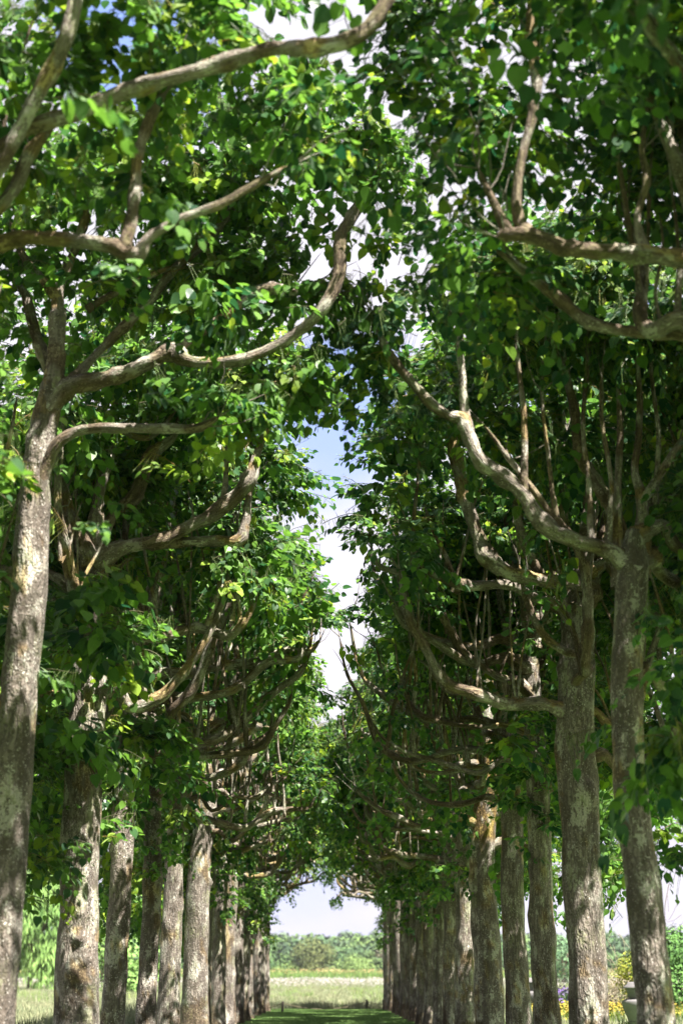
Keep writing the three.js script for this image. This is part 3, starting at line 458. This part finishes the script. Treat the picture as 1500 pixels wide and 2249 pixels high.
function farTree(name, label, category, px, d, w, h, n, s, cA, cB, opt = {}) {
  const p = at(px, 2150, d); p.y = groundY(p.x, -d) - 0.05;
  const t = thing(name, label, category, [p.x, p.y, p.z], opt.group);
  if (opt.trunk) { const g = []; g.push(new THREE.CylinderGeometry(opt.trunk * 0.6, opt.trunk, h * 0.5, 9).translate(0, h * 0.25, 0)); for (let i = 0; i < 5; i++) { const c = new THREE.CylinderGeometry(opt.trunk * 0.2, opt.trunk * 0.5, h * 0.4, 6); c.translate(0, h * 0.2, 0).rotateZ(rr(0.3, 0.8)).rotateY(i * 1.3).translate(0, h * 0.3, 0); g.push(c); } part('trunk', mergeGeometries(g), woodMat, t); }
  part(opt.trunk ? 'crown' : 'foliage', crown(w, h, n, s, cA, cB, opt), LEAFY, t, 'stuff');
  return t;
}
seed(501);
farTree('oak_tree', 'round brownish oak tree standing alone before the wooded hill', 'tree', 688, 330, 11.5, 8.2, 5200, 0.28, [0.035, 0.062, 0.02], [0.115, 0.13, 0.04], { trunk: 0.35, lobes: 22 });
farTree('shrub', 'light green low shrub left of the round brownish oak', 'shrub', 622, 270, 6, 2.6, 1500, 0.2, [0.06, 0.11, 0.025], [0.16, 0.22, 0.06]);
farTree('shrub', 'wide light green shrub right of the round brownish oak', 'shrub', 775, 280, 10.5, 3.9, 2600, 0.22, [0.065, 0.12, 0.03], [0.165, 0.235, 0.07]);
farTree('shrub', 'small pale shrub between the oak and the wide shrub', 'shrub', 728, 290, 4.5, 2.4, 1100, 0.2, [0.09, 0.10, 0.035], [0.17, 0.17, 0.065]);
farTree('dark_tree', 'dark bluish green tree behind the wide light shrub', 'tree', 782, 370, 9, 7.5, 2600, 0.28, [0.03, 0.07, 0.03], [0.09, 0.15, 0.06], { trunk: 0.3 });
farTree('pink_tree', 'pinkish pale tree at the right end of the distant hedge', 'tree', 850, 350, 9, 6, 2200, 0.26, [0.09, 0.085, 0.05], [0.19, 0.165, 0.10], { trunk: 0.3 });
farTree('weeping_tree', 'bright yellow-green tree with drooping leaves in the left meadow', 'tree', 66, 110, 9.0, 9.0, 15000, 0.12, [0.06, 0.15, 0.032], [0.20, 0.32, 0.085], { trunk: 0.2, lobes: 26, low: 0.13, long: 2.4, depth: 0.6 });
farTree('round_shrub', 'mid green shrub glimpsed between the third and fourth left trunks', 'shrub', 300, 95, 6, 3.6, 2600, 0.16, [0.07, 0.16, 0.03], [0.2, 0.34, 0.09]);
farTree('green_tree', 'green tree glimpsed between the second and third left trunks', 'tree', 226, 150, 9, 8, 3000, 0.2, [0.07, 0.16, 0.03], [0.22, 0.36, 0.09], { trunk: 0.25 });
farTree('garden_shrub', 'lush green shrub at the right edge behind the stone urn', 'shrub', 1500, 40, 3.0, 2.4, 5200, 0.055, [0.03, 0.09, 0.022], [0.10, 0.21, 0.045]);
farTree('yellow_shrub', 'yellow-green flowering shrub beside the first right trunk', 'shrub', 1412, 41, 2.0, 2.1, 3200, 0.045, [0.10, 0.19, 0.03], [0.30, 0.29, 0.03]);
farTree('garden_tree', 'bluish green tree seen between second and third right trunks', 'tree', 1238, 160, 7.5, 5.2, 2600, 0.18, [0.04, 0.1, 0.05], [0.13, 0.22, 0.10], { trunk: 0.25 });
{                                                              // bare twiggy shrub
  const p = at(1352, 2150, 44), t = thing('twiggy_shrub', 'pale leafless twiggy shrub sloping up behind the stone urn', 'shrub', [p.x, 0, p.z]);
  const twigs = [], m = new THREE.MeshStandardMaterial({ color: new THREE.Color().setRGB(0.36, 0.31, 0.22), roughness: 1, name: 'dead twigs' });
  for (let i = 0; i < 420; i++) { const x = rr(-0.55, 0.75), hh = 1.15 + 0.55 * x, y = rr(0, hh * 0.9), a = V(x, y, rr(-0.4, 0.4)), b = a.clone().add(V(rr(-0.3, 0.45), rr(-0.1, 0.5), rr(-0.2, 0.2))); twigs.push(new THREE.TubeGeometry(new THREE.LineCurve3(a, b), 1, rr(0.006, 0.016), 3)); }
  for (let i = 0; i < 12; i++) { const x = rr(-0.3, 0.8), a = V(x, 1.2 + 0.5 * x, 0), b = a.clone().add(V(rr(-0.6, 0.5), rr(0.3, 0.9), 0)), c = b.clone().add(V(rr(-0.4, 0.2), rr(0.1, 0.5), 0)); twigs.push(new THREE.TubeGeometry(new THREE.CatmullRomCurve3([a, b, c]), 5, 0.007, 3)); }
  part('twigs', mergeGeometries(twigs), m, t, 'stuff');
  part('foliage', quads(700, () => ({ p: V(rr(-0.5, 0.7), rr(0.1, 1.2), rr(-0.3, 0.5)), n: V(gauss(), 0.6, gauss()).normalize(), s: rr(0.02, 0.04), c: mix3([0.2, 0.2, 0.06], [0.36, 0.32, 0.14], rnd()) })), LEAFY, t, 'stuff');
  const sp = at(1478, 2150, 42), s = thing('bare_sapling', 'thin leafless sapling rising into the sky by the right edge', 'sapling', [sp.x, 0, sp.z]);
  part('stem', new THREE.TubeGeometry(new THREE.CatmullRomCurve3([V(0.25, 0, 0), V(0.12, 1.4, 0), V(-0.1, 2.2, 0), V(-0.12, 2.9, 0.1), V(0.05, 3.6, 0.1)]), 16, 0.012, 5), woodMat, s);
  const tw = []; for (let i = 0; i < 9; i++) { const a = V(rr(-0.12, 0.05), rr(1.9, 3.1), 0.03), b = a.clone().add(V(rr(-0.45, 0.45), rr(0.15, 0.5), 0)); tw.push(new THREE.TubeGeometry(new THREE.CatmullRomCurve3([a, a.clone().lerp(b, 0.5).add(V(0, -0.04, 0)), b]), 4, 0.006, 4)); }
  part('twigs', mergeGeometries(tw), woodMat, s, 'stuff');
}
{                                                              // distant woodland on the hill
  const vs = [crown(9, 8, 420, 0.62, [0.026, 0.062, 0.020], [0.085, 0.15, 0.045], { low: 0.05 }), crown(10, 7, 420, 0.62, [0.035, 0.075, 0.022], [0.11, 0.17, 0.05], { low: 0.05 }), crown(7.5, 9, 420, 0.6, [0.022, 0.05, 0.024], [0.065, 0.11, 0.05], { low: 0.05 })];
  const lists = [[], [], []];
  for (let i = 0; i < 2600; i++) { const d = rr(385, 655), x = rr(-0.42, 0.42) * d, y = groundY(x, -d); lists[Math.floor(rnd() * 3)].push([x, y - 0.6, -d, rr(0.7, 1.25)]); }
  for (let i = 0; i < 420; i++) { const d = rr(300, 345), x = rr(-0.42, 0.42) * d; if (Math.abs(x - at(688, 2150, d).x) < 8) continue; lists[Math.floor(rnd() * 3)].push([x, groundY(x, -d) - 0.5, -d, rr(0.4, 0.75)]); }
  const M = new THREE.Matrix4(), q = new THREE.Quaternion(), c = new THREE.Color();
  lists.forEach((l, k) => { const im = new THREE.InstancedMesh(vs[k], LEAFY, l.length); im.name = numbered('woodland'); im.userData = { kind: 'stuff', label: 'mass of hazy green trees covering the distant hill', category: 'woodland', group: 'distant woodland' }; l.forEach(([x, y, z, s], i) => { q.setFromAxisAngle(V(0, 1, 0), rr(0, 6.28)); im.setMatrixAt(i, M.compose(V(x, y, z), q, V(s, s * rr(0.85, 1.15), s))); const b = rr(0.75, 1.3); im.setColorAt(i, c.setRGB(b * rr(0.9, 1.15), b, b * rr(0.85, 1.1))); }); im.castShadow = im.receiveShadow = true; scene.add(im); });
}
function blades(n, w, h, cA, cB, head) {                       // one tuft of grass
  const pos = [], col = [], idx = [];
  for (let i = 0; i < n; i++) { const x = rr(-w, w), z = rr(-w, w), a = rr(0, 6.28), t = 0.012 + 0.01 * rnd(), hh = h * rr(0.55, 1.1), lx = rr(-0.3, 0.3) * hh, lz = rr(-0.3, 0.3) * hh, c = mix3(cA, cB, rnd()), k = pos.length / 3;
    pos.push(x - Math.cos(a) * t, 0, z - Math.sin(a) * t, x + Math.cos(a) * t, 0, z + Math.sin(a) * t, x + lx * 0.4 + t * 0.5, hh * 0.6, z + lz * 0.4, x + lx, hh, z + lz); col.push(...c, ...c, ...c, ...c); idx.push(k, k + 1, k + 2, k, k + 2, k + 3);
    if (head && rnd() < head.p) { const s = head.s * rr(0.7, 1.3), b = pos.length / 3; for (let j = 0; j < 4; j++) { const f = j / 4 * 6.283; pos.push(x + lx + Math.cos(f) * s, hh + Math.sin(f) * s * 0.6 + 0.01, z + lz + Math.sin(f + 1) * s); col.push(...head.c); } idx.push(b, b + 1, b + 2, b, b + 2, b + 3); } }
  const g = new THREE.BufferGeometry(); g.setAttribute('position', new THREE.Float32BufferAttribute(pos, 3)); g.setAttribute('color', new THREE.Float32BufferAttribute(col, 3)); g.setIndex(idx); g.computeVertexNormals(); return g;
}
function scatter(name, label, category, geo, n, where) {
  const im = new THREE.InstancedMesh(geo, LEAFY, n), M = new THREE.Matrix4(), q = new THREE.Quaternion(), c = new THREE.Color();
  for (let i = 0; i < n; i++) { const [x, z, s = 1, y = groundY(x, z)] = where(i); q.setFromAxisAngle(V(0, 1, 0), rr(0, 6.28)); const k = s * rr(0.75, 1.25); im.setMatrixAt(i, M.compose(V(x, y - 0.01, z), q, V(k, k * rr(0.8, 1.2), k))); const b = rr(0.8, 1.2); im.setColorAt(i, c.setRGB(b * rr(0.92, 1.1), b, b)); }
  im.name = numbered(name); im.userData = { kind: 'stuff', label, category }; im.castShadow = im.receiveShadow = true; scene.add(im); return im;
}
const inAvenue = (x, z) => Math.abs(x) < 3.6 && z > -53.5;
function meadowSpot(near, far, half = 0.34) { for (;;) { const d = Math.sqrt(rr(near * near, far * far)), x = rr(-half, half) * d; if (!inAvenue(x, -d)) return [x, -d]; } }
scatter('meadow_grass', 'long pale summer grass of the meadow beyond the avenue', 'grass', blades(26, 0.28, 0.3, [0.125, 0.155, 0.075], [0.24, 0.245, 0.15]), 26000, () => { const [x, z] = meadowSpot(30, 150); return [x, z]; });
scatter('meadow_weeds', 'greener weeds growing among the pale meadow grass', 'weeds', blades(20, 0.35, 0.42, [0.09, 0.16, 0.04], [0.2, 0.27, 0.08]), 1600, () => { const [x, z] = meadowSpot(56, 140); return fbm(x * 0.12, z * 0.06, 3, 2) > 0.5 ? [x, z] : [x, z, 0.5]; });
scatter('white_flowers', 'band of white daisies across the far end of the meadow', 'flowers', blades(14, 0.5, 0.42, [0.13, 0.155, 0.085], [0.21, 0.21, 0.15], { p: 0.2, s: 0.042, c: [0.42, 0.37, 0.395] }), 6500, () => { const d = Math.sqrt(rr(120 * 120, 212 * 212)), x = rr(-0.34, 0.34) * d; return [x, -d - x * 0.15]; });
scatter('hedge_grass', 'strip of tall green growth with rusty seed heads behind the daisies', 'tall grass', blades(40, 0.8, 1.25, [0.06, 0.13, 0.03], [0.16, 0.235, 0.06], { p: 0.1, s: 0.07, c: [0.36, 0.27, 0.12] }), 7000, () => { const d = rr(214, 240), x = rr(-0.34, 0.34) * d; return [x, -d]; });
scatter('yellow_flowers', 'low band of golden yellow flowers in the garden on the right', 'flowers', blades(40, 0.25, 0.3, [0.09, 0.16, 0.03], [0.20, 0.24, 0.03], { p: 0.45, s: 0.022, c: [0.30, 0.23, 0.03] }), 1300, () => { const d = rr(33, 44); return [d * rr(0.135, 0.30), -d]; });
scatter('purple_flowers', 'small clump of purple flowers between the right-hand trunks', 'flowers', blades(24, 0.2, 0.6, [0.1, 0.2, 0.05], [0.2, 0.3, 0.08], { p: 0.9, s: 0.035, c: [0.15, 0.09, 0.28] }), 14, () => { const p = at(rr(1222, 1262), 2150, 48); return [p.x, p.z, 1]; });
scatter('lawn_grass', 'short blades of the mown lawn between the two rows', 'grass', blades(30, 0.12, 0.045, [0.075, 0.16, 0.035], [0.18, 0.28, 0.08]), 26000, () => [rr(-2.6, 2.6), -rr(28, 53.4), 1, 0.012]);
{                                                              // rope fence at the end of the avenue
  const wood = new THREE.MeshStandardMaterial({ color: new THREE.Color().setRGB(0.035, 0.027, 0.02), roughness: 0.9, name: 'dark post wood' }), rope = new THREE.MeshStandardMaterial({ color: new THREE.Color().setRGB(0.10, 0.085, 0.05), roughness: 1, name: 'rope' });
  const P = [[540, 50, 0], [620, 48.2, 1], [806, 53.5, 1], [905, 54, 0]].map(([px, d, v]) => { const p = at(px, 2200, d); p.y = groundY(p.x, p.z); return { p, v, d }; });
  const say = ['', 'dark wooden post left of centre holding the rope at the avenue end', 'dark wooden post right of centre holding the rope at the avenue end', ''];
  P.forEach((q, i) => { if (!q.v) return; const t = thing('rope_post', say[i], 'post', [q.p.x, q.p.y, q.p.z], 'posts of the rope fence'); part('shaft', new THREE.CylinderGeometry(0.036, 0.042, 0.36, 10).translate(0, 0.16, 0).rotateZ(i === 1 ? -0.06 : 0.05), wood, t); part('post_cap', new THREE.SphereGeometry(0.042, 10, 6).scale(1, 0.6, 1).translate(i === 1 ? 0.02 : -0.016, 0.335, 0), wood, t); });
  const S = ['rope sagging from the left post toward the left row of trunks', 'rope sagging between the two posts across the avenue end', 'rope sagging from the right post toward the right row of trunks'];
  for (let i = 0; i < 3; i++) { const a = P[i].p.clone().add(V(0, 0.3, 0)), b = P[i + 1].p.clone().add(V(0, 0.3, 0)), pts = []; for (let k = 0; k <= 16; k++) { const t = k / 16, q = a.clone().lerp(b, t); q.y -= (i === 1 ? 0.22 : 0.14) * 4 * t * (1 - t); pts.push(q); } top('rope', new THREE.TubeGeometry(new THREE.CatmullRomCurve3(pts), 40, 0.012, 6), rope, null, S[i], 'rope').userData.group = 'ropes of the fence'; }
  const p = at(842, 2200, 51); const st = thing('stake', 'short dark stake at the foot of the last right-hand trunk', 'stake', [p.x, 0, p.z]); part('shaft', new THREE.CylinderGeometry(0.02, 0.03, 0.36, 7).translate(0, 0.17, 0).rotateZ(0.04), wood, st); part('stake_tip', new THREE.ConeGeometry(0.02, 0.05, 7).translate(-0.014, 0.375, 0), wood, st);
}
// ---------------------------------------------------------------- stone ornaments in the garden
{
  const map = tex(256, 256, (u, v) => { const n = fbm(u * 8, v * 8, 2, 5, 8, 8), s = vnoise(u * 50, v * 50, 4, 50, 50); return mix3(mix3([0.085, 0.08, 0.082], [0.165, 0.154, 0.158], n), [0.16, 0.15, 0.13], sstep(0.72, 0.85, s) * 0.5); }, true);
  const stone = new THREE.MeshStandardMaterial({ map, bumpMap: map, bumpScale: 0.01, roughness: 0.95, name: 'weathered stone' });
  const lathe = pts => new THREE.LatheGeometry(pts.map(([r, y]) => new THREE.Vector2(r, y)), 40);
  function urn(label, p, s) {
    const t = thing('stone_urn', label, 'stone urn', [p.x, 0, p.z], 'stone urns in the garden'); t.scale.setScalar(s); t.rotation.y = 0.35;
    part('body', lathe([[0, 0], [0.24, 0], [0.27, 0.03], [0.30, 0.1], [0.335, 0.17], [0.36, 0.27], [0.425, 0.42], [0.45, 0.53], [0.45, 0.6], [0.42, 0.635], [0.3, 0.66], [0.24, 0.69], [0, 0.7]]), stone, t);
    part('band', new THREE.TorusGeometry(0.343, 0.014, 8, 40).rotateX(Math.PI / 2).translate(0, 0.18, 0), stone, t);
    part('neck', lathe([[0.3, 0.66], [0.31, 0.7], [0.33, 0.78], [0.335, 0.86], [0.3, 0.9]]), stone, t);
    part('hood', lathe([[0.3, 0.86], [0.40, 0.87], [0.41, 0.895], [0.36, 0.93], [0.31, 0.97], [0.3, 1.0], [0, 1.02]]), stone, t);
    const spout = part('spout', new THREE.CylinderGeometry(0.075, 0.085, 0.24, 14).translate(0.02, 0.87, 0.36), stone, t); part('handle', new THREE.TorusGeometry(0.06, 0.016, 8, 20).translate(0.02, 0.68, 0.34), stone, t);
    const cr = []; for (let i = 0; i < 5; i++) cr.push(new THREE.IcosahedronGeometry(0.025, 1).scale(1, 1.5, 0.6).translate(-0.06 + 0.02 * (i % 2), 0.26 + i * 0.06, 0.365 + i * 0.014)); part('carving', mergeGeometries(cr), stone, t);
  }
  const a = at(1412, 2200, 30); urn('large grey stone urn half hidden behind the first right trunk', a, 0.92);
  const b = at(1178, 2200, 44); urn('smaller grey stone urn between the third and fourth right trunks', b, 1.05);
}

renderer.render(scene, camera);
